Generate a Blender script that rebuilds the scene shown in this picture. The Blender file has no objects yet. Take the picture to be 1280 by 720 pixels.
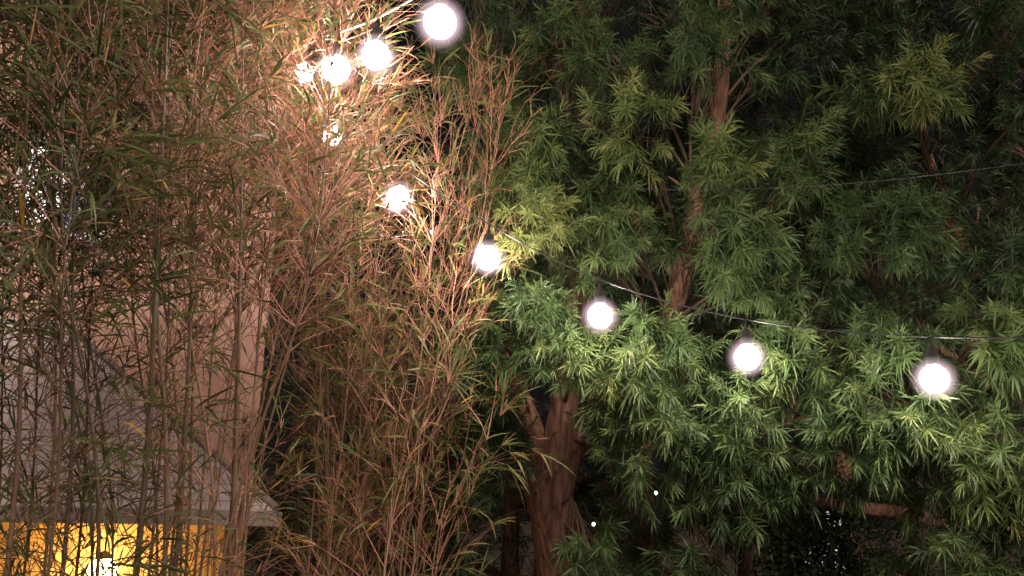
import bpy, math, random
import numpy as np
from mathutils import Vector, Matrix

random.seed(7)
R = np.random.default_rng(11)
C = bpy.context.scene.collection
rad = math.radians

# ------------------------------------------------------------------ camera
CAM = np.array([0.0, 0.0, 2.4])
PITCH, ROLL, F = rad(14.5), rad(1.2), 1108.0
fwd = np.array([0, math.cos(PITCH), math.sin(PITCH)])
up0 = np.array([0, -math.sin(PITCH), math.cos(PITCH)])
rt0 = np.array([1.0, 0, 0])
rt = rt0 * math.cos(ROLL) + up0 * math.sin(ROLL)
up = up0 * math.cos(ROLL) - rt0 * math.sin(ROLL)
cam = bpy.data.cameras.new('camera')
cam.sensor_width = 36.0
cam.lens = F / 1280 * 36
cam.clip_start, cam.clip_end = 0.05, 2000
camo = bpy.data.objects.new('camera', cam)
C.objects.link(camo)
camo.matrix_world = Matrix(((rt[0], up[0], -fwd[0], CAM[0]), (rt[1], up[1], -fwd[1], CAM[1]),
                            (rt[2], up[2], -fwd[2], CAM[2]), (0, 0, 0, 1)))
bpy.context.scene.camera = camo


def at(x, y, d):
    """point seen at photo pixel (x, y), d metres in front of the camera"""
    return CAM + d * (fwd + (x - 640) / F * rt + (360 - y) / F * up)


# ------------------------------------------------------------------ helpers
def norm(a):
    a = np.asarray(a, float)
    return a / np.maximum(np.linalg.norm(a, axis=-1, keepdims=True), 1e-9)


def rdir(n):
    return norm(R.normal(size=(n, 3)))


class G:
    """collects triangles with a material slot and a tint per vertex"""
    def __init__(self):
        self.v, self.f, self.m, self.t, self.n = [], [], [], [], 0

    def add(self, V, Fc, mat=0, tint=0.5):
        V = np.asarray(V, float).reshape(-1, 3)
        Fc = np.asarray(Fc, int).reshape(-1, 3)
        self.v.append(V)
        self.f.append(Fc + self.n)
        self.m.append(np.full(len(Fc), mat))
        self.t.append(np.broadcast_to(np.asarray(tint, float), (len(V),)).copy())
        self.n += len(V)

    def build(self, name, mats, parent=None, smooth=False, loc=None):
        me = bpy.data.meshes.new(name)
        if self.v:
            V, Fc = np.concatenate(self.v), np.concatenate(self.f)
            M, T = np.concatenate(self.m), np.concatenate(self.t)
            me.vertices.add(len(V))
            me.vertices.foreach_set('co', V.astype('f').ravel())
            me.loops.add(3 * len(Fc))
            me.loops.foreach_set('vertex_index', Fc.astype('i').ravel())
            me.polygons.add(len(Fc))
            me.polygons.foreach_set('loop_start', (np.arange(len(Fc)) * 3).astype('i'))
            me.polygons.foreach_set('material_index', M.astype('i'))
            me.polygons.foreach_set('use_smooth', np.full(len(Fc), smooth))
            a = me.attributes.new('tint', 'FLOAT', 'POINT')
            a.data.foreach_set('value', T.astype('f'))
            me.update(calc_edges=True)
            me.validate()
        for m in (mats if isinstance(mats, (list, tuple)) else [mats]):
            me.materials.append(m)
        o = bpy.data.objects.new(name, me)
        C.objects.link(o)
        if parent:
            o.parent = parent
        if loc is not None:
            o.location = loc
        return o


LEAF_F = np.array([(0, 1, 3), (0, 3, 2), (2, 3, 5), (2, 5, 4), (4, 5, 6)])


def blades(g, P, D, N, L, W, droop, tint, mat=0, prof=(.35, 1.0, .78)):
    """lance-shaped leaves: origin P, direction D, facing N, bent down by droop"""
    n = len(P)
    D = norm(D)
    S = norm(np.cross(D, N))
    L, W, dr = (np.broadcast_to(np.asarray(q, float), (n,)) for q in (L, W, droop))
    V = np.zeros((n, 7, 3))
    for i, t in enumerate((0, .3, .68)):
        c = P + D * (L * t)[:, None]
        c[:, 2] -= dr * L * t * t
        h = S * (W * prof[i] * .5)[:, None]
        V[:, 2 * i], V[:, 2 * i + 1] = c - h, c + h
    c = P + D * L[:, None]
    c[:, 2] -= dr * L
    V[:, 6] = c
    Fc = (LEAF_F[None] + (np.arange(n) * 7)[:, None, None]).reshape(-1, 3)
    g.add(V, Fc, mat, np.repeat(np.broadcast_to(tint, (n,)), 7))


def sticks(g, A, B, ra, rb, tint, mat=0, k=3):
    """many straight tapered twigs at once"""
    A, B = np.asarray(A, float), np.asarray(B, float)
    n = len(A)
    if n == 0:
        return
    D = norm(B - A)
    ref = np.where(np.abs(D[:, 2:3]) > .9, [[1.0, 0, 0]], [[0, 0, 1.0]])
    X = norm(np.cross(D, ref))
    Y = np.cross(D, X)
    ra, rb = np.broadcast_to(ra, (n,)), np.broadcast_to(rb, (n,))
    V = np.zeros((n, 2 * k, 3))
    for j in range(k):
        a = 2 * math.pi * j / k
        o = X * math.cos(a) + Y * math.sin(a)
        V[:, j], V[:, k + j] = A + o * ra[:, None], B + o * rb[:, None]
    Fc = []
    for j in range(k):
        q = (j + 1) % k
        Fc += [(j, q, k + q), (j, k + q, k + j)]
    Fc = (np.array(Fc)[None] + (np.arange(n) * 2 * k)[:, None, None]).reshape(-1, 3)
    g.add(V, Fc, mat, np.repeat(np.broadcast_to(tint, (n,)), 2 * k))


def spline(pts, n):
    """smooth curve through the points (Catmull-Rom)"""
    P = np.asarray(pts, float)
    P = np.vstack([2 * P[0] - P[1], P, 2 * P[-1] - P[-2]])
    m = len(P) - 3
    out = []
    for u in np.linspace(0, m - 1e-6, n):
        i = int(u)
        t = u - i
        a, b, c, d = P[i:i + 4]
        out.append(.5 * (2 * b + (c - a) * t + (2 * a - 5 * b + 4 * c - d) * t * t + (3 * b - a - 3 * c + d) * t ** 3))
    return np.array(out)


def sweep(g, pts, radii, k=8, tint=.5, mat=0, rough=0.0, cap=True):
    """one tube along a curve"""
    P = np.asarray(pts, float)
    n = len(P)
    r = np.broadcast_to(np.asarray(radii, float), (n,))
    T = norm(np.gradient(P, axis=0))
    X = norm(np.cross(T[0], [0.31, 0.95, 0.1]))
    V = np.zeros((n, k, 3))
    ph = R.uniform(0, 6.28, 4)
    for i in range(n):
        X = norm(X - T[i] * np.dot(X, T[i]))
        Y = np.cross(T[i], X)
        for j in range(k):
            a = 2 * math.pi * j / k
            rr = r[i] * (1 + rough * (.6 * math.sin(3 * a + ph[0] + i * .35) + .4 * math.sin(5 * a - i * .5 + ph[1]) + R.normal() * .35))
            V[i, j] = P[i] + (X * math.cos(a) + Y * math.sin(a)) * rr
    V = V.reshape(-1, 3)
    Fc = []
    for i in range(n - 1):
        for j in range(k):
            q = (j + 1) % k
            Fc += [(i * k + j, i * k + q, (i + 1) * k + q), (i * k + j, (i + 1) * k + q, (i + 1) * k + j)]
    if cap:
        V = np.vstack([V, P[0], P[-1]])
        for j in range(k):
            q = (j + 1) % k
            Fc += [(q, j, n * k), ((n - 1) * k + j, (n - 1) * k + q, n * k + 1)]
    g.add(V, Fc, mat, tint)


def box(g, lo, hi, mat=0, tint=.5):
    x0, y0, z0 = lo
    x1, y1, z1 = hi
    V = [(x0, y0, z0), (x1, y0, z0), (x1, y1, z0), (x0, y1, z0), (x0, y0, z1), (x1, y0, z1), (x1, y1, z1), (x0, y1, z1)]
    Q = [(0, 3, 2, 1), (4, 5, 6, 7), (0, 1, 5, 4), (1, 2, 6, 5), (2, 3, 7, 6), (3, 0, 4, 7)]
    g.add(V, [t for a, b, c, d in Q for t in ((a, b, c), (a, c, d))], mat, tint)


def quads(g, V, Q, mat=0, tint=.5):
    g.add(V, [t for a, b, c, d in Q for t in ((a, b, c), (a, c, d))], mat, tint)


def lathe(g, prof, c=(0, 0, 0), k=16, mat=0, tint=.5):
    """surface of revolution about z; prof is a list of (radius, z)"""
    V, Fc = [], []
    for r_, z in prof:
        for j in range(k):
            a = 2 * math.pi * j / k
            V.append((c[0] + r_ * math.cos(a), c[1] + r_ * math.sin(a), c[2] + z))
    for i in range(len(prof) - 1):
        for j in range(k):
            q = (j + 1) % k
            Fc += [(i * k + j, i * k + q, (i + 1) * k + q), (i * k + j, (i + 1) * k + q, (i + 1) * k + j)]
    g.add(V, Fc, mat, tint)


def empty(name, loc, label, cat, group=None, rz=0):
    o = bpy.data.objects.new(name, None)
    o.empty_display_size = .1
    C.objects.link(o)
    o.location = loc
    o.rotation_euler = (0, 0, rz)
    return tag(o, label, cat, group)


def tag(o, label, cat, group=None):
    o['label'], o['category'] = label, cat
    if group:
        o['group'] = group
    return o


# ------------------------------------------------------------------ materials
def new_mat(name):
    m = bpy.data.materials.new(name)
    m.use_nodes = True
    nt = m.node_tree
    nt.nodes.clear()
    out = nt.nodes.new('ShaderNodeOutputMaterial')
    return m, nt, out


def ramp(nt, stops, src):
    r_ = nt.nodes.new('ShaderNodeValToRGB')
    el = r_.color_ramp.elements
    while len(el) < len(stops):
        el.new(.5)
    for e, (p, c) in zip(el, stops):
        e.position = p
        e.color = (*c, 1)
    nt.links.new(src, r_.inputs[0])
    return r_.outputs[0]


def leaf_mat(name, stops, trans=.35, rough=.45, spec=.35):
    m, nt, out = new_mat(name)
    a = nt.nodes.new('ShaderNodeAttribute')
    a.attribute_name = 'tint'
    no = nt.nodes.new('ShaderNodeTexNoise')
    no.inputs['Scale'].default_value = 60
    tc = nt.nodes.new('ShaderNodeTexCoord')
    nt.links.new(tc.outputs['Object'], no.inputs['Vector'])
    mm = nt.nodes.new('ShaderNodeMath')
    mm.operation = 'MULTIPLY_ADD'
    nt.links.new(no.outputs['Fac'], mm.inputs[0])
    mm.inputs[1].default_value = .16
    nt.links.new(a.outputs['Fac'], mm.inputs[2])
    mm2 = nt.nodes.new('ShaderNodeMath')
    mm2.operation = 'SUBTRACT'
    nt.links.new(mm.outputs[0], mm2.inputs[0])
    mm2.inputs[1].default_value = .08
    col = ramp(nt, stops, mm2.outputs[0])
    b = nt.nodes.new('ShaderNodeBsdfPrincipled')
    b.inputs['Roughness'].default_value = rough
    b.inputs['Specular IOR Level'].default_value = spec
    nt.links.new(col, b.inputs['Base Color'])
    t = nt.nodes.new('ShaderNodeBsdfTranslucent')
    nt.links.new(col, t.inputs['Color'])
    mx = nt.nodes.new('ShaderNodeMixShader')
    mx.inputs[0].default_value = trans
    nt.links.new(b.outputs[0], mx.inputs[1])
    nt.links.new(t.outputs[0], mx.inputs[2])
    nt.links.new(mx.outputs[0], out.inputs[0])
    return m


def solid(name, c1, c2=None, scale=8, rough=.7, bump=0.0, spec=.3, metal=0.0, stretch=(1, 1, 1)):
    m, nt, out = new_mat(name)
    tc = nt.nodes.new('ShaderNodeTexCoord')
    mp = nt.nodes.new('ShaderNodeMapping')
    mp.inputs['Scale'].default_value = stretch
    nt.links.new(tc.outputs['Object'], mp.inputs[0])
    no = nt.nodes.new('ShaderNodeTexNoise')
    no.inputs['Scale'].default_value = scale
    no.inputs['Detail'].default_value = 6
    nt.links.new(mp.outputs[0], no.inputs['Vector'])
    col = ramp(nt, [(.3, c1), (.7, c2 or c1)], no.outputs['Fac'])
    b = nt.nodes.new('ShaderNodeBsdfPrincipled')
    b.inputs['Roughness'].default_value = rough
    b.inputs['Specular IOR Level'].default_value = spec
    b.inputs['Metallic'].default_value = metal
    nt.links.new(col, b.inputs['Base Color'])
    if bump:
        bp = nt.nodes.new('ShaderNodeBump')
        bp.inputs['Strength'].default_value = bump
        bp.inputs['Distance'].default_value = .02
        nt.links.new(no.outputs['Fac'], bp.inputs['Height'])
        nt.links.new(bp.outputs[0], b.inputs['Normal'])
    nt.links.new(b.outputs[0], out.inputs[0])
    return m


def glow(name, color, strength):
    m, nt, out = new_mat(name)
    e = nt.nodes.new('ShaderNodeEmission')
    e.inputs[0].default_value = (*color, 1)
    e.inputs[1].default_value = strength
    nt.links.new(e.outputs[0], out.inputs[0])
    return m


M = {}
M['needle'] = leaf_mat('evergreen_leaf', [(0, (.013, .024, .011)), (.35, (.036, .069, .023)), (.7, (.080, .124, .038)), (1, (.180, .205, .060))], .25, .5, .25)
M['bamboo_leaf'] = leaf_mat('bamboo_leaf', [(0, (.030, .038, .014)), (.3, (.080, .100, .028)), (.5, (.160, .150, .048)), (.7, (.265, .122, .075)), (.93, (.360, .185, .112)), (1, (.50, .30, .04))], .4, .5, .3)
M['twig'] = leaf_mat('bamboo_twig', [(0, (.06, .045, .025)), (.5, (.20, .084, .058)), (1, (.36, .18, .122))], .0, .55, .3)
M['cane'] = leaf_mat('bamboo_cane', [(0, (.055, .040, .022)), (.5, (.15, .085, .055)), (1, (.30, .18, .12))], .0, .4, .4)
M['bark'] = solid('tree_bark', (.060, .030, .021), (.235, .125, .085), 38, .9, 1.0, .15, stretch=(1, 1, .22))
M['wood_twig'] = leaf_mat('tree_twig', [(0, (.05, .035, .022)), (1, (.16, .11, .07))], .0, .7, .2)
M['dead'] = leaf_mat('dead_leaf', [(0, (.07, .036, .027)), (1, (.17, .085, .065))], .25, .6, .2)
M['soil'] = solid('soil', (.035, .025, .017), (.08, .06, .04), 5, .95, .6)
M['plaster'] = solid('pink_plaster', (.50, .29, .22), (.60, .37, .29), 5, .9, .25)
M['ochre'] = solid('ochre_plaster', (.66, .46, .20), (.74, .53, .25), 6, .85, .2)
M['fascia'] = solid('fascia_paint', (.22, .17, .16), (.30, .24, .22), 14, .6, .1)
M['timber'] = solid('brown_timber', (.20, .10, .055), (.30, .16, .09), 20, .6, .3, stretch=(1, 1, .15))
M['soffit'] = solid('soffit_paint', (.62, .52, .34), (.68, .57, .38), 9, .7)
M['white_paint'] = solid('white_paint', (.62, .6, .57), (.7, .68, .65), 20, .5)
M['black_plastic'] = solid('black_plastic', (.012, .012, .013), (.02, .02, .021), 30, .75, 0, .1)
M['cable'] = solid('cable_rubber', (.010, .010, .010), (.02, .02, .02), 30, .35, 0, .6)
M['cable_lit_tone'] = solid('cable_rubber_lit_tone', (.42, .40, .38), (.5, .48, .46), 30, .35, 0, .5)  # the bulbs' light on the upper cable, put into a paler colour
M['bulb'] = glow('lit_bulb_glass', (1.0, .83, .74), 140)
M['fairy'] = glow('fairy_light_glow', (.55, .95, 1.0), 6)
M['lantern'] = glow('lantern_glow', (1.0, .57, .20), 58)
M['garden_glow'] = glow('garden_globe_glow', (1.0, .88, .78), 1.1)
M['pane'] = glow('lit_window_pane', (1.0, .86, .80), 2.2)
M['pane_blue'] = glow('lit_blue_pane', (.36, .46, .85), .9)
M['metal'] = solid('dark_metal', (.05, .05, .05), (.08, .08, .08), 20, .45, 0, .5, .8)


def roof_mat():
    m, nt, out = new_mat('grey_roof_shingle')
    tc = nt.nodes.new('ShaderNodeTexCoord')
    br = nt.nodes.new('ShaderNodeTexBrick')
    br.inputs['Scale'].default_value = 1.0
    br.inputs['Brick Width'].default_value = .24
    br.inputs['Row Height'].default_value = .14
    br.inputs['Mortar Size'].default_value = .006
    br.inputs['Color1'].default_value = (.40, .33, .315, 1)
    br.inputs['Color2'].default_value = (.50, .42, .40, 1)
    br.inputs['Mortar'].default_value = (.26, .21, .20, 1)
    mp = nt.nodes.new('ShaderNodeMapping')
    mp.inputs['Rotation'].default_value = (rad(-42), 0, 0)
    nt.links.new(tc.outputs['Object'], mp.inputs[0])
    nt.links.new(mp.outputs[0], br.inputs['Vector'])
    no = nt.nodes.new('ShaderNodeTexNoise')
    no.inputs['Scale'].default_value = 9
    nt.links.new(tc.outputs['Object'], no.inputs['Vector'])
    mx = nt.nodes.new('ShaderNodeMix')
    mx.data_type = 'RGBA'
    mx.blend_type = 'MULTIPLY'
    mx.inputs[0].default_value = .5
    nt.links.new(br.outputs['Color'], mx.inputs[6])
    nt.links.new(no.outputs['Color'], mx.inputs[7])
    b = nt.nodes.new('ShaderNodeBsdfPrincipled')
    b.inputs['Roughness'].default_value = .85
    nt.links.new(br.outputs['Color'], b.inputs['Base Color'])
    bp = nt.nodes.new('ShaderNodeBump')
    bp.inputs['Strength'].default_value = .5
    bp.inputs['Distance'].default_value = .01
    nt.links.new(br.outputs['Fac'], bp.inputs['Height'])
    bp.invert = True
    nt.links.new(bp.outputs[0], b.inputs['Normal'])
    nt.links.new(b.outputs[0], out.inputs[0])
    return m


M['roof'] = roof_mat()

# ------------------------------------------------------------------ ground
g = G()
n_ = 40
xs = np.sign(np.linspace(-1, 1, n_)) * np.abs(np.linspace(-1, 1, n_)) ** 3 * 600
gx, gy = np.meshgrid(xs, xs)
gz = np.where(np.hypot(gx, gy) < 40, .04 * np.sin(gx * 1.3) * np.cos(gy * 1.1), 0) - .03
idx = np.arange(n_ * n_).reshape(n_, n_)
quads(g, np.stack([gx, gy, gz], -1).reshape(-1, 3), np.stack([idx[:-1, :-1], idx[:-1, 1:], idx[1:, 1:], idx[1:, :-1]], -1).reshape(-1, 4).tolist())
gr = g.build('ground', M['soil'], smooth=True)
gr['kind'] = 'structure'

# ------------------------------------------------------------------ house
HA = rad(22)
HO = at(343, 664, 5.0)
EZ = HO[2] + .045
ht = np.array([math.cos(HA), math.sin(HA), 0])
hb = np.array([-math.sin(HA), math.cos(HA), 0])     # into the house
house = empty('house', (HO[0], HO[1], 0), 'pink plastered house behind the left bamboo with a grey hipped porch roof', 'house', rz=HA)


def on_wall(px, py, y=1.35):
    """house-local x and z where the line of sight through a photo pixel meets the plane y"""
    d0 = at(px, py, 1) - CAM
    o = CAM - np.array([HO[0], HO[1], 0])
    s = (y - np.dot(o, hb)) / np.dot(d0, hb)
    p = o + d0 * s
    return float(np.dot(p, ht)), float(p[2])


WY, XL = 1.35, -5.5
XR = on_wall(327, 480)[0]
wl, wt = on_wall(30, 168)
wr, wb = on_wall(140, 300)
TOP = 6.6
g = G()
# front wall with the window opening left out; lower part inside the porch is ochre
apex_z = EZ + 1.35 * math.tan(rad(42))
box(g, (XL, WY, EZ + .02), (wl, WY + .2, TOP))
box(g, (wr, WY, EZ + .02), (XR, WY + .2, TOP))
box(g, (wl, WY, EZ + .02), (wr, WY + .2, wb))
box(g, (wl, WY, wt), (wr, WY + .2, TOP))
box(g, (XR - .2, WY + .203, 0), (XR, 5, TOP))
box(g, (XL, WY + .203, 0), (XL + .2, 5, TOP))
box(g, (XL + .203, 4.8, 0), (XR - .203, 5, TOP))
g.build('wall', M['plaster'], house)
g = G()
box(g, (XL, WY - .003, 0), (XR - .004, WY + .2, EZ + .018))
g.build('porch_wall', M['ochre'], house)
g = G()      # window
win = G()
fw = .05
box(win, (wl, WY - .03, wb), (wl + fw, WY + .12, wt))
box(win, (wr - fw, WY - .03, wb), (wr, WY + .12, wt))
box(win, (wl + fw, WY - .03, wb), (wr - fw, WY + .12, wb + fw))
box(win, (wl + fw, WY - .03, wt - fw), (wr - fw, WY + .12, wt))
m1 = on_wall(86, 220)[0]
m2 = on_wall(107, 220)[0]
box(win, (m1 - .02, WY - .02, wb + fw), (m1 + .02, WY + .1, wt - fw))
box(win, (m2 - .012, WY - .015, wb + fw), (m2 + .012, WY + .09, wt - fw))
wo = win.build('window', M['white_paint'], house)
g = G()
box(g, (wl + fw, WY + .06, wb + fw), (m1 - .02, WY + .07, wt - fw))
g.build('pane', M['pane'], wo)
g = G()
box(g, (m1 + .02, WY + .06, wb + fw), (m2 - .012, WY + .07, wt - fw))
o = g.build('pane', M['pane_blue'], wo)
o['label'] = 'blue lit window pane'
g = G()
gp = M['pane_grey'] = glow('dim_window_pane', (.5, .55, .6), .22)
box(g, (m2 + .012, WY + .06, wb + fw), (wr - fw, WY + .07, wt - fw))
g.build('pane', gp, wo)
g = G()
box(g, (wl - .06, WY - .1, wb - .06), (wr + .06, WY + .03, wb - .002))
g.build('window_sill', M['white_paint'], wo)
# porch roof: hipped lean-to
g = G()
ez, az = EZ + .07, EZ + .07 + 1.35 * math.tan(rad(42))
V = [(XL, -.0, ez), (0, -.0, ez), (-1.35, WY - .004, az), (XL, WY - .004, az), (0, WY - .004, ez),
     (XL, 0, ez - .03), (0, 0, ez - .03), (0, WY - .004, ez - .03), (XL, WY - .004, ez - .03)]
g.add(V, [(0, 1, 2), (0, 2, 3), (1, 4, 2), (5, 7, 6), (5, 8, 7), (0, 5, 6), (0, 6, 1), (1, 6, 7), (1, 7, 4), (3, 2, 4), (3, 4, 7), (3, 7, 8), (0, 3, 8), (0, 8, 5)])
rf = g.build('porch_roof', M['roof'], house)
g = G()
sweep(g, [(0.0, 0, ez + .012), (-1.35, WY - .01, az + .012)], [.022, .022], 8)
g.build('hip_ridge', M['fascia'], rf)
g = G()
box(g, (XL, -.03, EZ - .018), (.03, -.003, EZ + .062))
box(g, (.003, -.002, EZ - .018), (.03, WY - .01, EZ + .062))
g.build('fascia', M['fascia'], rf)
g = G()
box(g, (XL, 0, EZ - .012), (0, WY - .008, EZ + .012))
g.build('soffit', M['soffit'], rf)
for px_ in (-.22, -3.0):
    g = G()
    box(g, (px_ - .04, .1, 0), (px_ + .04, .18, EZ - .014))
    box(g, (px_ - .06, .08, EZ - .16), (px_ + .06, .2, EZ - .1))
    g.build('porch_post', M['timber'], house)
g = G()
box(g, (XL, -.2, -.2), (.1, WY - .01, .14))
g.build('porch_floor', M['fascia'], house)
g = G()
V = [(XL - .4, WY - .4, TOP), (XR + .4, WY - .4, TOP), (XR + .4, 5.4, TOP), (XL - .4, 5.4, TOP), (XL + 1.2, 3.1, TOP + 1.3), (XR - 1.2, 3.1, TOP + 1.3)]
g.add(V, [(0, 1, 5), (0, 5, 4), (1, 2, 5), (2, 3, 4), (2, 4, 5), (3, 0, 4), (0, 2, 1), (0, 3, 2)])
g.build('roof', M['roof'], house)

# porch lantern
lx, lz = on_wall(128, 714, 1.1)
lp = np.array([HO[0], HO[1], 0]) + ht * lx + hb * 1.1
lan = empty('porch_lantern', (lp[0], lp[1], EZ - .012), 'glowing yellow lantern hanging under the porch roof', 'lantern')
dz = lz - (EZ - .012)
g = G()
lathe(g, [(0.0, dz - .09), (.05, dz - .085), (.085, dz - .04), (.09, dz), (.075, dz + .05), (.04, dz + .078), (.0, dz + .08)])
g.build('globe', M['lantern'], lan, smooth=True)
g = G()
lathe(g, [(.0, dz + .125), (.02, dz + .12), (.05, dz + .09), (.055, dz + .075), (.0, dz + .082)])
sweep(g, [(0, 0, dz + .12), (0, 0, 0)], [.006, .006], 6)
g.build('cap', M['metal'], lan)

# ------------------------------------------------------------------ light strings
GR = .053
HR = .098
hm, nt, out = new_mat('bulb_halo_glow')  # emissive volume imitating the camera halo round a bulb, not glass
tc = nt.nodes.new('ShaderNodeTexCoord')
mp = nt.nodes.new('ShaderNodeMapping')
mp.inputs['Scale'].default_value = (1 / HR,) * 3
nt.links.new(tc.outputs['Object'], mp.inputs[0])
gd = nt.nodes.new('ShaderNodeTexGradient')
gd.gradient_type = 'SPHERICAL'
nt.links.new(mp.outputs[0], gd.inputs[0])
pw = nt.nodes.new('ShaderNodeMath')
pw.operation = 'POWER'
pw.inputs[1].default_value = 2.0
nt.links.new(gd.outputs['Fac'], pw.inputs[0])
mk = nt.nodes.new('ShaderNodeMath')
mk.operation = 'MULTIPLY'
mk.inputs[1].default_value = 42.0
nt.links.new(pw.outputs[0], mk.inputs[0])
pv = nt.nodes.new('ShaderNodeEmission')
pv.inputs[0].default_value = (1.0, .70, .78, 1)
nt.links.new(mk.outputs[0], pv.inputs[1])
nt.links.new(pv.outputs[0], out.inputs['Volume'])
M['halo_glow'] = hm


def bulb(p, label):
    """hanging globe bulb with socket and dropper; p is the globe's centre"""
    b = empty('string_light_bulb', p, label, 'light bulb', 'globe bulbs on the light strings')
    g = G()
    k = 12
    prof = [(GR * math.sin(a), -GR * math.cos(a)) for a in np.linspace(.001, math.pi * .86, k)]
    prof += [(.022, GR * 1.04)]
    lathe(g, prof, k=20)
    g.build('bulb_core', M['bulb'], b, smooth=True)
    g = G()
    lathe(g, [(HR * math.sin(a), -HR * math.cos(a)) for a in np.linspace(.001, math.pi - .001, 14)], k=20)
    g.build('globe', M['halo_glow'], b, smooth=True)  # sphere of added glow for the halo; the bulb itself is the core
    g = G()
    lathe(g, [(.0, GR * 1.0), (.024, GR * 1.0), (.026, GR + .03), (.021, GR + .06), (.008, GR + .068), (.004, GR + .1), (.004, .165), (0, .165)], k=10)
    g.build('socket', M['black_plastic'], b)
    return b


SA = [(654, -72, 2.3, None), (550, 28, 2.9, 'large lit bulb highest of all, where the upper cable leaves the photo'),
      (470, 70, 3.4, 'large lit bulb under the upper cable above the dry bamboo tips'),
      (420, 87, 3.55, 'third lit bulb along the upper string at the edge of the bamboo'),
      (380, 91, 5.0, 'small lit bulb of the upper string mostly hidden in bamboo twigs')]
SB = [(415, 170, 5.0, 'tiny far lit bulb behind bamboo twigs below the upper string'),
      (497, 247, 4.15, 'lit bulb among the brown bamboo twigs, left of the tree'),
      (610, 323, 4.05, 'lit bulb at the bamboo edge beside pale yellow green sprays'),
      (750, 395, 3.9, 'lit bulb hanging in front of the trunk above the fork'),
      (934, 447, 3.75, 'lit bulb of the lower string in the middle of the green tree'),
      (1168, 474, 3.4, 'lit bulb nearest the right edge of the photo'), (1470, 478, 3.0, None)]
OVER = [np.array(q) for q in ((-2.1, -.1, 3.75), (-1.45, .35, 3.7), (-.75, .65, 3.62), (-.1, .95, 3.55), (.2, 1.5, 3.5))]   # unseen bulbs added overhead; the string bends left only to light the bamboo
pa = []
for x, y, d, lab in SA:
    p = at(x, y, d)
    pa.append(p + [0, 0, .165])
    bulb(p, lab or 'lit bulb of the upper string just above the photo')
for p in OVER:
    bulb(p, 'unseen lit bulb added to the upper string over the viewer to light the bamboo')
pa = [OVER[0] + [-.5, -.5, .3]] + [q + [0, 0, .165] for q in OVER] + pa
pb = []
for x, y, d, lab in SB:
    p = at(x, y, d)
    pb.append(p + [0, 0, .165])
    bulb(p, lab or 'lit bulb of the lower string just right of the photo')
hub = (pa[-1] + pb[0]) / 2 + np.array([-.15, .5, .1])
for nm, pts, lab in (('string_light_cable', pa + [hub], 'pale lit cable of the upper light string crossing the dark sky'),
                     ('string_light_cable', [hub] + pb + [pb[-1] + (pb[-1] - pb[-2])], 'thin cable of the lower light string sagging across the tree')):
    g = G()
    sweep(g, spline(pts, 90), [.0038 if 'pale' in lab else .0032] * 90, 6)
    tag(g.build(nm, M['cable_lit_tone'] if 'pale' in lab else M['cable'], smooth=True), lab, 'cable', 'cables of the light strings')
g = G()
pts = spline([at(600, 222, 4.9), at(700, 230, 4.5), at(830, 237, 4.1), at(940, 236, 3.9), at(1100, 226, 3.6), at(1300, 202, 3.3)], 60)
sweep(g, pts, [.002] * 60, 6)
tag(g.build('bare_cable', M['cable'], smooth=True), 'dark bare cable without bulbs crossing the upper part of the tree', 'cable')

FA = [(681, 360, 4.3, 'tiny bluish fairy light left of the bulb before the trunk'),
      (742, 655, 4.5, 'tiny bluish fairy light right beside the tree trunk'),
      (820, 616, 4.4, 'tiny bluish fairy light low in the leaves right of the trunk'),
      (540, 290, 4.3, 'tiny bluish fairy light in the dry bamboo, below a bulb'),
      (356, 238, 3.7, 'tiny bluish fairy light in the left bamboo'),
      (793, 437, 4.1, 'faint fairy light below and right of the bulb before the trunk'),
      (871, 599, 4.3, 'faint fairy light among low leaves under the middle bulb')]
for x, y, d, lab in FA:
    o = empty('fairy_light', at(x, y, d), lab, 'fairy light', 'tiny fairy lights in the leaves')
    g = G()
    r_ = .008 if 'faint' not in lab else .005
    lathe(g, [(0, -r_ * 1.4), (r_ * .8, -r_ * .8), (r_, 0), (r_ * .8, r_ * .8), (0, r_)], k=8)
    g.build('globe', M['fairy'], o, smooth=True)
    g = G()
    lathe(g, [(0, r_ * 1.02), (r_ * .7, r_ * 1.03), (r_ * .6, r_ * 3), (0, r_ * 3.1)], k=8)
    g.build('socket', M['black_plastic'], o)


BULBS = np.array([at(*q[:3]) for q in SA + SB])


def clear(P, r):
    """the bulbs hang in free air: which points keep their distance"""
    return np.min(np.linalg.norm(np.asarray(P)[:, None] - BULBS[None], axis=2), axis=1) > r


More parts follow.
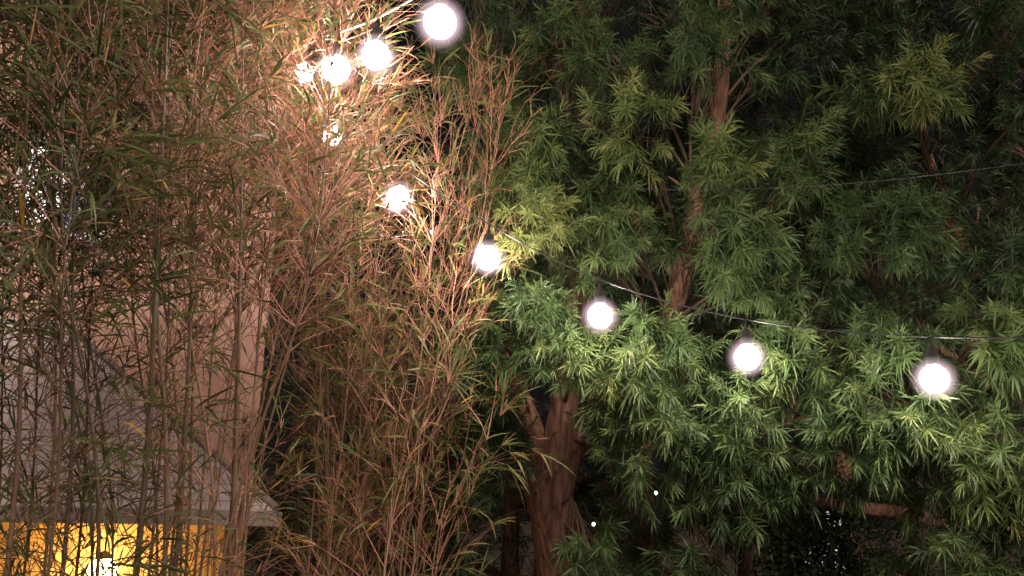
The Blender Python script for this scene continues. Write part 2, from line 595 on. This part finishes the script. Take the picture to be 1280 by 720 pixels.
# ------------------------------------------------------------------ bamboo
def bamboo(pts, r0, label, group, dry=.5, zlow=1.3, dens=1.0, zd=(2.6, 3.4), length=.42, dark=0.0, lsize=1.0, lowd=.25, spread=(22, 62)):
    """one cane: pts = ground point, ... , tip.  Leafiness grows between the heights zd."""
    base = np.array(pts[0])
    o = empty('bamboo_cane', base, label, 'bamboo', group)
    P = spline(pts, 60) - base
    seg = np.linalg.norm(np.diff(P, axis=0), axis=1)
    s = np.r_[0, np.cumsum(seg)]
    tot = s[-1]

    def pos(u):
        return np.array([np.interp(u, s, P[:, i]) for i in range(3)])
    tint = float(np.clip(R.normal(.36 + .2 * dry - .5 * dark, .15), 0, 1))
    nodes, u = [], .1
    while u < tot:
        nodes.append(u)
        u += R.uniform(.13, .21)
    cps, crr = [], []
    for u in nodes:                       # swollen nodes
        f_ = max(.12, 1 - (u / tot) ** 1.6 * .9)
        for du, k in ((-.02, 1.0), (-.005, 1.22), (.004, 1.28), (.018, .97)):
            if 0 <= u + du <= tot:
                cps.append(pos(u + du))
                crr.append(r0 * f_ * k)
    g = G()
    sweep(g, cps, crr, 7, tint)
    g.build('cane', M['cane'], o, smooth=True)
    lf = G()
    A_, B_, RA, RB, TT = [], [], [], [], []
    LP, LD, LL, LT, LW, LDR = [], [], [], [], [], []

    def leaf(p, d, hz, big=1.0, d0=None):
        d0 = d if d0 is None else d0
        isdry = R.random() < dry
        LP.append(p)
        LD.append(norm(d0 + (d - d0) * (.5 if isdry else 1.0) + R.normal(size=3) * (.2 if isdry else .3)))
        LL.append(R.uniform(.075, .165) * lsize * (.66 if isdry else 1) * big)
        LW.append(R.uniform(.003, .0055) if isdry else R.uniform(.006, .0105))
        if R.random() < .012:
            LT.append(1.0)
        else:
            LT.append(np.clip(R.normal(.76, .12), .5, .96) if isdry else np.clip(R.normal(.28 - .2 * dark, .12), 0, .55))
        LDR.append(R.uniform(0, .25) if isdry else R.uniform(.1, .55))

    for u in nodes:
        p = pos(u)
        z = p[2] + base[2]
        if z < zlow:
            continue
        k_ = np.clip((z - zd[0]) / (zd[1] - zd[0]), 0, 1)
        full = (lowd + (1 - lowd) * k_) * dens
        t = norm(pos(min(u + .05, tot)) - pos(max(u - .05, 0)))
        nb = R.poisson(3.3 * full + .5)
        for b in range(nb):
            a = norm(np.cross(t, rdir(1)[0]))
            ang = R.uniform(rad(spread[0]), rad(spread[1]))
            d = norm(t * math.cos(ang) + a * math.sin(ang))
            ln = length * R.uniform(.45, 1.25) * (1 - .35 * (u / tot) ** 3)
            q0 = p
            ns = max(3, int(ln / .075))
            tt = np.clip(tint + R.normal(0, .18), 0, 1)
            for i in range(ns):
                d = norm(d + R.normal(size=3) * .11 + np.array([0, 0, -.05 if dry < .5 else .03]))
                q1 = q0 + d * ln / ns
                w = .0024 * (1 - .7 * i / ns)
                A_.append(q0); B_.append(q1); RA.append(w); RB.append(w * .8); TT.append(tt)
                if i > 0:
                    nl = R.poisson((1.2 + 1.2 * k_) * (.6 if i < ns - 1 else 1.8))
                    for _ in range(nl):
                        if R.random() < .45:          # short side twig that ends in a fan
                            e = norm(d + rdir(1)[0] * .75)
                            q2 = q1 + e * R.uniform(.04, .13)
                            A_.append(q1); B_.append(q2); RA.append(.0015); RB.append(.0008); TT.append(np.clip(tt + .15, 0, 1))
                            for _k in range(R.integers(1, 4)):
                                leaf(q2, e + rdir(1)[0] * .45, z, 1, e)
                        else:
                            leaf(q1, d + rdir(1)[0] * .7, z, 1, d)
                q0 = q1
            leaf(q0, d, z, 1.15)
    # feathery tip
    q, d = pos(tot), norm(pos(tot) - pos(tot - .1))
    for _ in range(7):
        e = norm(d + rdir(1)[0] * .4)
        q2 = q + e * R.uniform(.05, .2)
        A_.append(q); B_.append(q2); RA.append(.0018); RB.append(.0008); TT.append(.8)
        for _k in range(3):
            leaf(q + (q2 - q) * R.uniform(.4, 1), e + rdir(1)[0] * .3, 9)
    if A_:
        sticks(lf, A_, B_, np.array(RA), np.array(RB), np.array(TT), 1)
    if LP:
        ok = clear(np.array(LP) + np.array(LD) * .06 + base, .15)
        LP, LD, LL, LW, LDR, LT = (np.array(q)[ok] for q in (LP, LD, LL, LW, LDR, LT))
        n = len(LP)
        blades(lf, np.array(LP), np.array(LD), norm(R.normal(size=(n, 3)) + [0, 0, .8]), np.array(LL), np.array(LW), np.array(LDR), np.array(LT), 0, (.4, 1, .7))
        lf.build('foliage', [M['bamboo_leaf'], M['twig']], o)
    return o


def cane_path(xb, xt, yt, d, dt=None, bow=0.0):
    p1 = at(xb, 720, d)
    p2 = at(xt, yt, dt or d)
    pm = (p1 + p2) / 2 + np.array([bow, 0, 0])
    g0 = np.array([p1[0] - (p2[0] - p1[0]) * .12, p1[1], -.02])
    return [g0, p1, pm, p2]


GL, GM = 'bamboo canes of the left stand', 'bamboo canes of the middle stand'
thick = [(170, 215, -120, 3.0, .016, 'thick dark bamboo cane crossing the grey porch roof, left of a close pair'),
         (205, 232, -140, 3.1, .013, 'dark bamboo cane close beside the thicker one before the porch roof'),
         (218, 262, -100, 3.2, .013, 'slim straight dark bamboo cane in front of the lit porch'),
         (286, 305, -90, 3.4, .013, 'brown bamboo cane nearest the right end of the porch roof'),
         (78, 105, -130, 2.9, .011, 'brown bamboo cane before the left of the porch lantern'),
         (8, 45, -140, 2.8, .012, 'bamboo cane at the left edge of the photo')]
for xb, xt, yt, d, r_, lab in thick:
    bamboo(cane_path(xb, xt, yt, d, d + .1, R.normal(0, .06)), r_, lab, GL, dry=.3 + .35 * (xb > 150), dens=1.5, lowd=.4, zlow=1.6, zd=(2.85, 3.35), dark=.5, length=.5)  # dark puts the backlit shade of these canes into their tint
fill = [(-70, 2.8), (-30, 3.3), (30, 3.5), (55, 3.1), (115, 3.4), (140, 3.7), (95, 3.9), (250, 3.6), (268, 3.3), (296, 3.5), (196, 3.9),  (232, 3.95), (290, 3.9), (-10, 3.8), (60, 2.7), (122, 2.8)]
fill += [(x_, R.uniform(3.2, 4.1)) for x_ in (186, 212, 226, 243, 259, 275, 283, 290, 302, 296, 284)]
for k, (xb, d) in enumerate(fill):
    right = xb > 160
    high = k >= len(fill) - 11            # these carry leaves only high up
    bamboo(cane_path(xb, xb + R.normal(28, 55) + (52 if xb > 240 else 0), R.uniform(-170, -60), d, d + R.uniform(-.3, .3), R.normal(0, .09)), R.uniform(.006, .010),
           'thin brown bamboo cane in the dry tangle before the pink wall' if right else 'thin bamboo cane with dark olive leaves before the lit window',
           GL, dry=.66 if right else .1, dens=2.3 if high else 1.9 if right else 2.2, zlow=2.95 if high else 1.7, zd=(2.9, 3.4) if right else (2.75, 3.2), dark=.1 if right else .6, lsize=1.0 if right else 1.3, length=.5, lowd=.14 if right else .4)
mid = [(505, 600, 115, 4.3), (450, 470, 60, 4.3), (398, 352, 20, 4.2), (410, 395, 60, 4.0), (405, 430, 95, 4.3), (405, 372, 90, 3.9), (420, 470, 110, 4.1), (440, 500, 140, 4.0), (455, 488, 105, 4.4),
       (470, 530, 170, 4.2), (480, 552, 150, 4.0), (500, 575, 140, 4.3), (515, 632, 120, 4.1), (440, 520, 240, 3.9), (480, 590, 330, 3.9), (410, 440, 230, 3.8),
       (385, 400, 280, 3.8), (520, 605, 240, 4.3), (540, 600, 400, 4.1), (500, 560, 480, 3.8), (430, 480, 420, 3.7), (545, 625, 520, 4.0)]
midlab = {(515, 632): 'tall dry bamboo cane leaning furthest right with bare pale tip', (420, 470): 'dry bamboo cane whose tip stands right under a large bulb'}
for xb, xt, yt, d in mid:
    low = yt > 220 or d < 4.0
    d += .65 if xt < 540 else .2
    bamboo(cane_path(xb, xt, yt, d, d + R.uniform(-.1, .1), R.normal(0, .04)), R.uniform(.005, .008),
           midlab.get((xb, xt), 'short olive leaved bamboo cane low in the middle stand' if low else 'dry brown twiggy bamboo cane in the tall middle stand'),
           GM, dry=.2 if low else .6, dens=.68 if low else .85, zlow=3.0 if xb < 400 else 1.6, zd=(1.6, 3.2), length=.46, dark=-.35, lsize=1.1, lowd=.5, spread=(15, 48))


# ------------------------------------------------------------------ evergreen trees
def shoots(g, P, A, tint, size=1.0, K=40):
    """leafy shoot tips: narrow leaves in a spiral round the axis A from P"""
    n = len(P)
    A = norm(A)
    X = norm(np.cross(A, rdir(n)))
    Y = np.cross(A, X)
    size = np.broadcast_to(size, (n,))
    ln = R.uniform(.06, .15, n) * size
    s = np.linspace(.05, 1, K)[None, :].repeat(n, 0)
    az = np.arange(K)[None, :] * 2.39996 + R.uniform(0, 6.28, (n, 1)) + R.normal(0, .25, (n, K))
    pol = np.radians(78 - 52 * s ** 1.6) + R.normal(0, .16, (n, K))
    base = P[:, None] + A[:, None] * (s * ln[:, None])[..., None]
    rad_ = X[:, None] * np.cos(az)[..., None] + Y[:, None] * np.sin(az)[..., None]
    D = A[:, None] * np.cos(pol)[..., None] + rad_ * np.sin(pol)[..., None]
    L = R.uniform(.045, .100, (n, K)) * (1.05 - .35 * s) * size[:, None]
    W = R.uniform(.0042, .0066, (n, K)) * size[:, None]
    T = np.clip(np.asarray(tint)[:, None] + .22 * (s - .5) + R.normal(0, .07, (n, K)), 0, 1)
    N = A[:, None] - D * np.sum(A[:, None] * D, -1, keepdims=True) + R.normal(0, .25, (n, K, 3))
    f = lambda q: q.reshape(-1, 3)
    blades(g, f(base), f(D), f(N), L.ravel(), W.ravel(), R.uniform(.0, .5, n * K), T.ravel(), 0, (.5, 1, .8))
    return P + A * ln[:, None]


class Tree:
    def __init__(self, base, label, trunk_pts, trunk_r, cat='tree', group=None):
        self.o = empty('evergreen_tree', base, label, cat, group)
        self.base = np.array(base)
        self.limbs = []
        g = G()
        n = 36
        rr = np.interp(np.linspace(0, 1, n), np.linspace(0, 1, len(trunk_r)), trunk_r)
        sweep(g, spline(trunk_pts, n) - self.base, rr, 16, .5, 0, .05)
        self.g_trunk = g
        g.build('trunk', M['bark'], self.o, smooth=True)

    def limb(self, pts, r0, r1):
        n = 30
        P = spline(pts, n)
        g = G()
        sweep(g, P - self.base, np.linspace(r0, r1, n), 9, .5, 0, .06)
        o = g.build('limb', M['bark'], self.o, smooth=True)
        self.limbs.append(dict(P=P, o=o, leaf=G()))

    def clump(self, c, rad_, n, tint=.45, size=1.0, out=None, K=40, droop=0.0):
        c = np.asarray(c)
        best = min(self.limbs, key=lambda l: np.min(np.linalg.norm(l['P'] - c, axis=1)))
        i = int(np.argmin(np.linalg.norm(best['P'] - c, axis=1)))
        root = best['P'][max(0, i - 4)]
        b = self.base
        # bough from the limb into the clump
        mid = (root * .5 + c * .5) + R.normal(size=3) * .06 + [0, 0, .05]
        bough = spline([root, mid, c], 8)
        sweep(best['leaf'], bough - b, np.linspace(.011, .004, 8), 5, R.uniform(.1, .6), 1)
        if out is None:
            out = norm(CAM - c) * .55 + norm(c - root) * .5
        u = rdir(n)
        u = np.where((u @ norm(out) < -.35)[:, None], -u, u)
        u *= (R.random(n) ** .45)[:, None]
        P = c + u * rad_ * np.array([1.0, .85, .9])
        A = norm(u * 1.0 + np.asarray(out) * .45 + R.normal(size=(n, 3)) * .3 + [0, 0, .12 - droop])
        ok = clear(P + A * .06, .2)
        P, A = P[ok], A[ok]
        n = len(P)
        if n == 0:
            return
        start = bough[R.integers(3, 8, n)]
        kink = (start + P) / 2 - A * .03
        tt = R.uniform(.1, .8, n)
        sticks(best['leaf'], start - b, kink - b, .003, .0024, tt, 1)
        sticks(best['leaf'], kink - b, P - b, .0024, .0018, tt, 1)
        sz = size * R.uniform(.75, 1.2, n)
        tip = shoots(best['leaf'], P - b, A, tint + R.normal(0, .10, n), sz, K)
        sticks(best['leaf'], P - b, tip, .0018, .001, tt, 1)

    def finish(self):
        for l in self.limbs:
            if l['leaf'].n:
                l['leaf'].build('foliage', [M['needle'], M['wood_twig']], l['o'])


D0 = 4.9
gp_ = at(700, 900, D0 + .2)
tb = (gp_[0], gp_[1], -.02)
tree = Tree(tb, 'big feathery evergreen tree with forked brown trunk behind the bulbs', [tb, at(706, 830, D0 + .1), at(699, 700, D0), at(688, 640, D0), at(684, 585, D0 + .02)], [.17, .15, .125, .125, .14])
tree.limb([at(690, 640, D0), at(697, 560, D0), at(708, 490, D0 + .05), at(720, 390, D0 + .1), at(728, 250, D0 + .3), at(735, 60, D0 + .4), at(700, -80, D0 + .5)], .105, .025)
tree.limb([at(690, 630, D0), at(720, 545, D0 + .05), at(782, 470, D0), at(838, 398, D0 - .1), at(862, 290, D0 - .25), at(897, 140, D0 - .3), at(906, 40, D0 - .2), at(925, -120, D0)], .095, .022)
tree.limb([at(682, 620, D0), at(668, 540, D0), at(654, 500, D0 + .05), at(620, 420, D0 + .1), at(600, 300, D0 + .2), at(610, 150, D0 + .3), at(600, 40, D0 + .5)], .065, .015)
tree.limb([at(715, 545, D0), at(800, 560, D0 - .1), at(880, 560, D0 - .2), at(960, 540, D0 - .3), at(1010, 520, D0 - .3)], .04, .012)
tree.limb([at(860, 310, D0 - .2), at(930, 260, D0), at(1010, 190, D0), at(1060, 120, D0 + .2), at(1090, -20, D0 + .3)], .035, .012)
g2 = at(1400, 900, 6.0)
tb2 = (g2[0], g2[1], -.02)
tree2 = Tree(tb2, 'evergreen tree at the right edge with a low thick brown branch', [tb2, at(1395, 800, 5.9), at(1370, 660, 5.7), at(1345, 560, 5.6), at(1330, 470, 5.5)], [.2, .17, .15, .13, .11])
tree2.limb([at(1372, 690, 5.7), at(1260, 665, 5.3), at(1130, 643, 5.0), at(1060, 632, 4.9), at(1010, 622, 5.0)], .055, .03)
tree2.limb([at(1335, 500, 5.5), at(1270, 400, 5.3), at(1200, 300, 5.2), at(1150, 160, 5.2), at(1130, 0, 5.3)], .06, .015)
tree2.limb([at(1335, 490, 5.5), at(1330, 300, 5.4), at(1290, 120, 5.2), at(1260, -60, 5.2)], .06, .02)
tree2.limb([at(1340, 560, 5.5), at(1260, 500, 5.2), at(1180, 440, 4.9), at(1090, 400, 4.8)], .045, .012)
tree2.limb([at(1360, 620, 5.6), at(1290, 590, 5.1), at(1220, 560, 4.7), at(1120, 520, 4.4)], .04, .012)
tree2.limb([at(1375, 720, 5.7), at(1300, 740, 5.2), at(1200, 735, 4.8), at(1120, 720, 4.8)], .03, .01)

# front boughs: x, y, distance, radius in metres, shoots, tint
FRONT = [(705, 45, 4.6, .15, 14, .42), (765, 85, 4.5, .20, 22, .36), (790, 155, 4.3, .20, 20, .5), (770, 235, 4.5, .18, 16, .4), (880, 75, 4.2, .22, 24, .52), (898, 20, 4.3, .2, 18, .42),
         (660, 190, 4.5, .18, 16, .5), (625, 150, 4.7, .2, 18, .42), (580, 90, 4.9, .22, 20, .42), (655, 238, 4.3, .14, 12, .55), (675, 283, 4.3, .15, 16, .68), (650, 310, 4.3, .08, 8, .95),
         (770, 295, 4.4, .22, 24, .45), (735, 330, 4.5, .15, 12, .42), (895, 205, 4.2, .18, 18, .5), (905, 285, 4.1, .2, 22, .5), (930, 330, 4.2, .22, 22, .42),
         (610, 250, 4.7, .18, 14, .45), (640, 110, 4.9, .2, 16, .4), (670, 395, 4.3, .17, 18, .5), (625, 430, 4.5, .2, 20, .45), (690, 430, 4.2, .15, 16, .52), (745, 460, 4.1, .17, 18, .6), (800, 470, 4.15, .2, 22, .55),
         (660, 365, 4.5, .14, 10, .45), (815, 420, 4.2, .13, 12, .55), (850, 445, 4.2, .15, 14, .5), (630, 490, 4.5, .12, 8, .45), (635, 565, 4.7, .15, 12, .3), (600, 600, 4.8, .22, 18, .25), 
         (755, 545, 4.3, .13, 10, .5), (830, 540, 4.0, .16, 14, .5), (800, 590, 4.1, .14, 10, .45), (900, 615, 4.0, .15, 10, .42), (735, 690, 4.3, .13, 10, .5), (870, 705, 4.1, .15, 9, .36), (800, 660, 4.6, .18, 10, .3),
         (915, 510, 3.95, .17, 20, .5), (930, 560, 4.0, .15, 14, .48), (875, 560, 4.1, .13, 10, .42), (985, 430, 4.0, .17, 18, .5), (1010, 470, 4.0, .16, 14, .46), (980, 385, 4.1, .13, 12, .48), (960, 590, 4.1, .14, 10, .4),
         (985, 595, 4.0, .12, 8, .36), (1145, 108, 4.3, .17, 24, .8), (1098, 118, 4.4, .11, 9, .5), (1000, 180, 4.2, .14, 14, .45), (985, 225, 4.1, .14, 14, .42), (1120, 262, 4.1, .19, 20, .44), (1145, 295, 4.1, .13, 12, .5),
         (1070, 305, 4.1, .22, 22, .42), (1010, 345, 4.2, .2, 18, .44), (1075, 205, 4.6, .2, 16, .3), (1020, 60, 4.7, .25, 20, .33), (960, 90, 4.7, .2, 14, .35), (960, 20, 4.8, .25, 18, .3), (1100, 30, 4.9, .25, 18, .26),
         (1262, 30, 4.3, .15, 14, .6), (1278, 145, 4.3, .12, 9, .45), (1210, 190, 4.9, .2, 12, .25), (1250, 335, 4.0, .15, 12, .42), (1240, 395, 3.9, .18, 18, .5), (1275, 430, 3.8, .15, 14, .52), (1120, 392, 4.1, .10, 9, .42),
         (1105, 440, 3.9, .16, 18, .55), (1150, 430, 3.95, .13, 12, .5), (1120, 520, 3.8, .19, 24, .6), (1170, 540, 3.9, .16, 16, .5), (1075, 555, 3.9, .18, 18, .45), (1040, 520, 4.0, .15, 12, .42), (1230, 520, 3.9, .16, 14, .42),
         (1225, 575, 3.7, .18, 18, .55), (1180, 610, 3.9, .17, 14, .45), (1265, 560, 3.7, .15, 14, .52), (1270, 620, 3.8, .15, 12, .42), (1210, 695, 3.7, .13, 12, .62), (1150, 690, 4.2, .13, 8, .36), (1265, 690, 3.9, .14, 10, .42), (840, 320, 4.5, .14, 8, .42),
         (1030, 620, 4.4, .12, 5, .3), (700, 620, 5.4, .25, 14, .2), (580, 680, 5.0, .2, 14, .24), (770, 730, 4.4, .15, 8, .36), (620, 520, 4.7, .18, 14, .36)]
for x, y, d, r_, n, ti in FRONT:
    t_ = tree2 if x > 1040 else tree
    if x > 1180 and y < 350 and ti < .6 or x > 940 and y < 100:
        ti *= .6  # weaker light at the upper right painted in as a darker leaf tint
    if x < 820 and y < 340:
        ti = ti * 1.2 + .04  # light from the upper bulbs painted into these tufts as a lighter tint
    if (x, y) != (650, 310):
        while min(np.linalg.norm(at(x, y, d) - at(*q[:3])) for q in SA + SB) < r_ + .22:
            d += .05
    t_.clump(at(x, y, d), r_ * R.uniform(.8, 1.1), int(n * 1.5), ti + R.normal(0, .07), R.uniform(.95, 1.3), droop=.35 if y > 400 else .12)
# fill inside the crowns, tinted dark to put shade into the gaps
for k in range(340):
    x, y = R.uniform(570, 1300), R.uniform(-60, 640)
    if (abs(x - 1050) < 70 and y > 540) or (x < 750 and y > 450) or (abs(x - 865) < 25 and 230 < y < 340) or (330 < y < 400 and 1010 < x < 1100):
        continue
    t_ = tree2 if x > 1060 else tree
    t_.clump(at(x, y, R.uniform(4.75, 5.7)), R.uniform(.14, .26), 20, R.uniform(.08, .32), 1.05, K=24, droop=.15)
for t_ in (tree, tree2):
    t_.finish()


# dead brown sprigs caught in the tree
def dead(x, y, d, n, s, hang=.8):
    g = G()
    p = at(x, y, d) - tree.base
    P = p + R.normal(size=(n, 3)) * .025 * s
    sticks(g, np.repeat(p[None], n, 0), P, .0018, .001, .4)
    A = norm(R.normal(size=(n, 3)) * .6 + [0, 0, -hang])
    blades(g, P, A, rdir(n), R.uniform(.05, .1, n) * s, R.uniform(.007, .014, n) * s, .2, R.random(n))
    g.build('dead_sprig', M['dead'], tree.o)


for q in ((735, 158, 4.35, 9, .9), (690, 70, 4.7, 40, 1.6), (705, 60, 4.75, 30, 1.3), (860, 232, 4.2, 8, .9), (650, 478, 4.25, 9, .9), (685, 545, 4.5, 10, .9), (785, 560, 4.2, 7, 1.1), (745, 515, 4.2, 8, .9), (862, 285, 4.25, 8, .8), (870, 300, 4.25, 6, .9), (990, 575, 4.0, 12, 1.0)):
    dead(*q)

# ------------------------------------------------------------------ background trees and shrubs
KIND = [(640, 7.6, 3.4, 'low dark shrub directly behind the forked trunk'), (930, 7.4, 3.0, 'low dark shrub behind the leaves at the bottom, right of the trunk'), (365, 7.4, 4.6, 'dark shrub rising beside the right corner of the house'), (450, 7.2, 4.0, 'dark shrub in the gap between house and middle bamboo'), (560, 8.5, 4.0, 'dark evergreen behind the middle bamboo, left of the forked trunk'), (800, 8.8, 6.5, 'dark evergreen far behind the forked trunk'),
        (1050, 8.2, 6.5, 'dark evergreen far behind the middle of the feathery tree'), (1330, 8.0, 6.0, 'dark evergreen far behind the right edge of the photo')]
for x, d, h, lab in KIND:
    p = at(x, 600, d)
    b = np.array([p[0], p[1], -.02])
    t_ = Tree(b, lab, [b, b + [.05, 0, h * .3], b + [0, .05, h * .6], b + [.02, 0, h * .9]], [.14, .12, .08, .03], group='dark trees in the background')
    for k in range(4):
        a = k * 1.57 + R.uniform(0, 1)
        z = h * (.2 + .18 * k)
        t_.limb([b + [0, 0, z], b + [math.cos(a) * .6, math.sin(a) * .6, z + .3], b + [math.cos(a) * 1.1, math.sin(a) * 1.1, z + .5]], .04, .012)
    for k in range(int(16 * h)):
        z = R.uniform(.12, 1.0)
        rr = 1.5 * math.sin(math.pi * min(.95, .12 + z * .83)) * R.random() ** .4
        a = R.uniform(0, 6.28)
        t_.clump(b + [math.cos(a) * rr, math.sin(a) * rr, z * h], .3, 12, .25, 1.3, K=16)
    t_.finish()

# white globe lamps seen through leaves, low at the right
for x, y, d, r_, lab in ((1047, 643, 7.0, .10, 'small white garden lamp glinting through dark leaves'), (1032, 700, 6.8, .15, 'larger white garden lamp below the small one, speckled by leaves')):
    p = at(x, y, d)
    o = empty('garden_lamp', (p[0], p[1], 0), lab, 'garden lamp', 'white garden lamps behind the leaves')
    g = G()
    lathe(g, [(r_ * math.sin(a), p[2] - r_ * math.cos(a)) for a in np.linspace(.001, 2.8, 12)], k=16)
    g.build('globe', M['garden_glow'], o, smooth=True)
    g = G()
    lathe(g, [(.06, 0), (.06, .04), (.025, .06), (.022, p[2] - r_ - .03), (.05, p[2] - r_ - .01), (.05, p[2] - r_ + .01), (0, p[2] - r_ + .01)], k=10)
    g.build('post', M['metal'], o)
p = at(1035, 690, 6.2)
b = np.array([p[0], p[1], -.02])
o = empty('leafy_shrub', b, 'dark small leaved shrub in front of the white garden lamps', 'shrub')
g, tw = G(), G()
n = 10500
cl = R.normal(size=(60, 3)) * [.26, .12, .34]
P = at(1035, 712, 6.2) - b + cl[R.integers(0, 60, n)] + R.normal(size=(n, 3)) * .10
blades(g, P, rdir(n), rdir(n), R.uniform(.025, .055, n), R.uniform(.014, .026, n), .1, R.uniform(.1, .4, n))
g.build('foliage', M['needle'], o)
for k in range(14):
    e = np.array([R.normal(0, .3), R.normal(0, .12), p[2] + R.uniform(-.2, .4)])
    sweep(tw, spline([(0, 0, 0), e * [.4, .4, .55] + R.normal(size=3) * .04, e], 10), np.linspace(.012, .002, 10), 5)
tw.build('stem', M['wood_twig'], o)

# ------------------------------------------------------------------ light
sc = bpy.context.scene
w = bpy.data.worlds.new('World')
sc.world = w
w.use_nodes = True
nt = w.node_tree
bg = nt.nodes['Background']
sky = nt.nodes.new('ShaderNodeTexSky')
sky.sky_type = 'NISHITA'
sky.sun_disc = False
sky.sun_elevation = rad(27)
sky.sun_rotation = rad(160)
mx = nt.nodes.new('ShaderNodeMix')
mx.data_type = 'RGBA'
mx.inputs[0].default_value = .75
mx.inputs[7].default_value = (5.0, 3.6, 4.6, 1)
nt.links.new(sky.outputs[0], mx.inputs[6])
nt.links.new(mx.outputs[2], bg.inputs[0])
bg.inputs[1].default_value = .0013
sun = bpy.data.lights.new('sun', 'SUN')
sun.energy = 2.4
sun.color = (1.0, .83, .72)
sun.angle = rad(14)
so = bpy.data.objects.new('sun', sun)
C.objects.link(so)
dv = Vector((math.sin(rad(160)) * math.cos(rad(27)), math.cos(rad(160)) * math.cos(rad(27)), math.sin(rad(27))))
so.rotation_euler = dv.to_track_quat('Z', 'Y').to_euler()

sc.render.engine = 'CYCLES'
sc.cycles.use_denoising = True
sc.cycles.max_bounces = 5
sc.cycles.diffuse_bounces = 3
sc.cycles.glossy_bounces = 2
sc.cycles.transmission_bounces = 3
sc.cycles.sample_clamp_indirect = 4
vs = sc.view_settings
vs.view_transform = 'Standard'
vs.look = 'None'
vs.exposure = .5
vs.gamma = 1
vs.use_curve_mapping = False
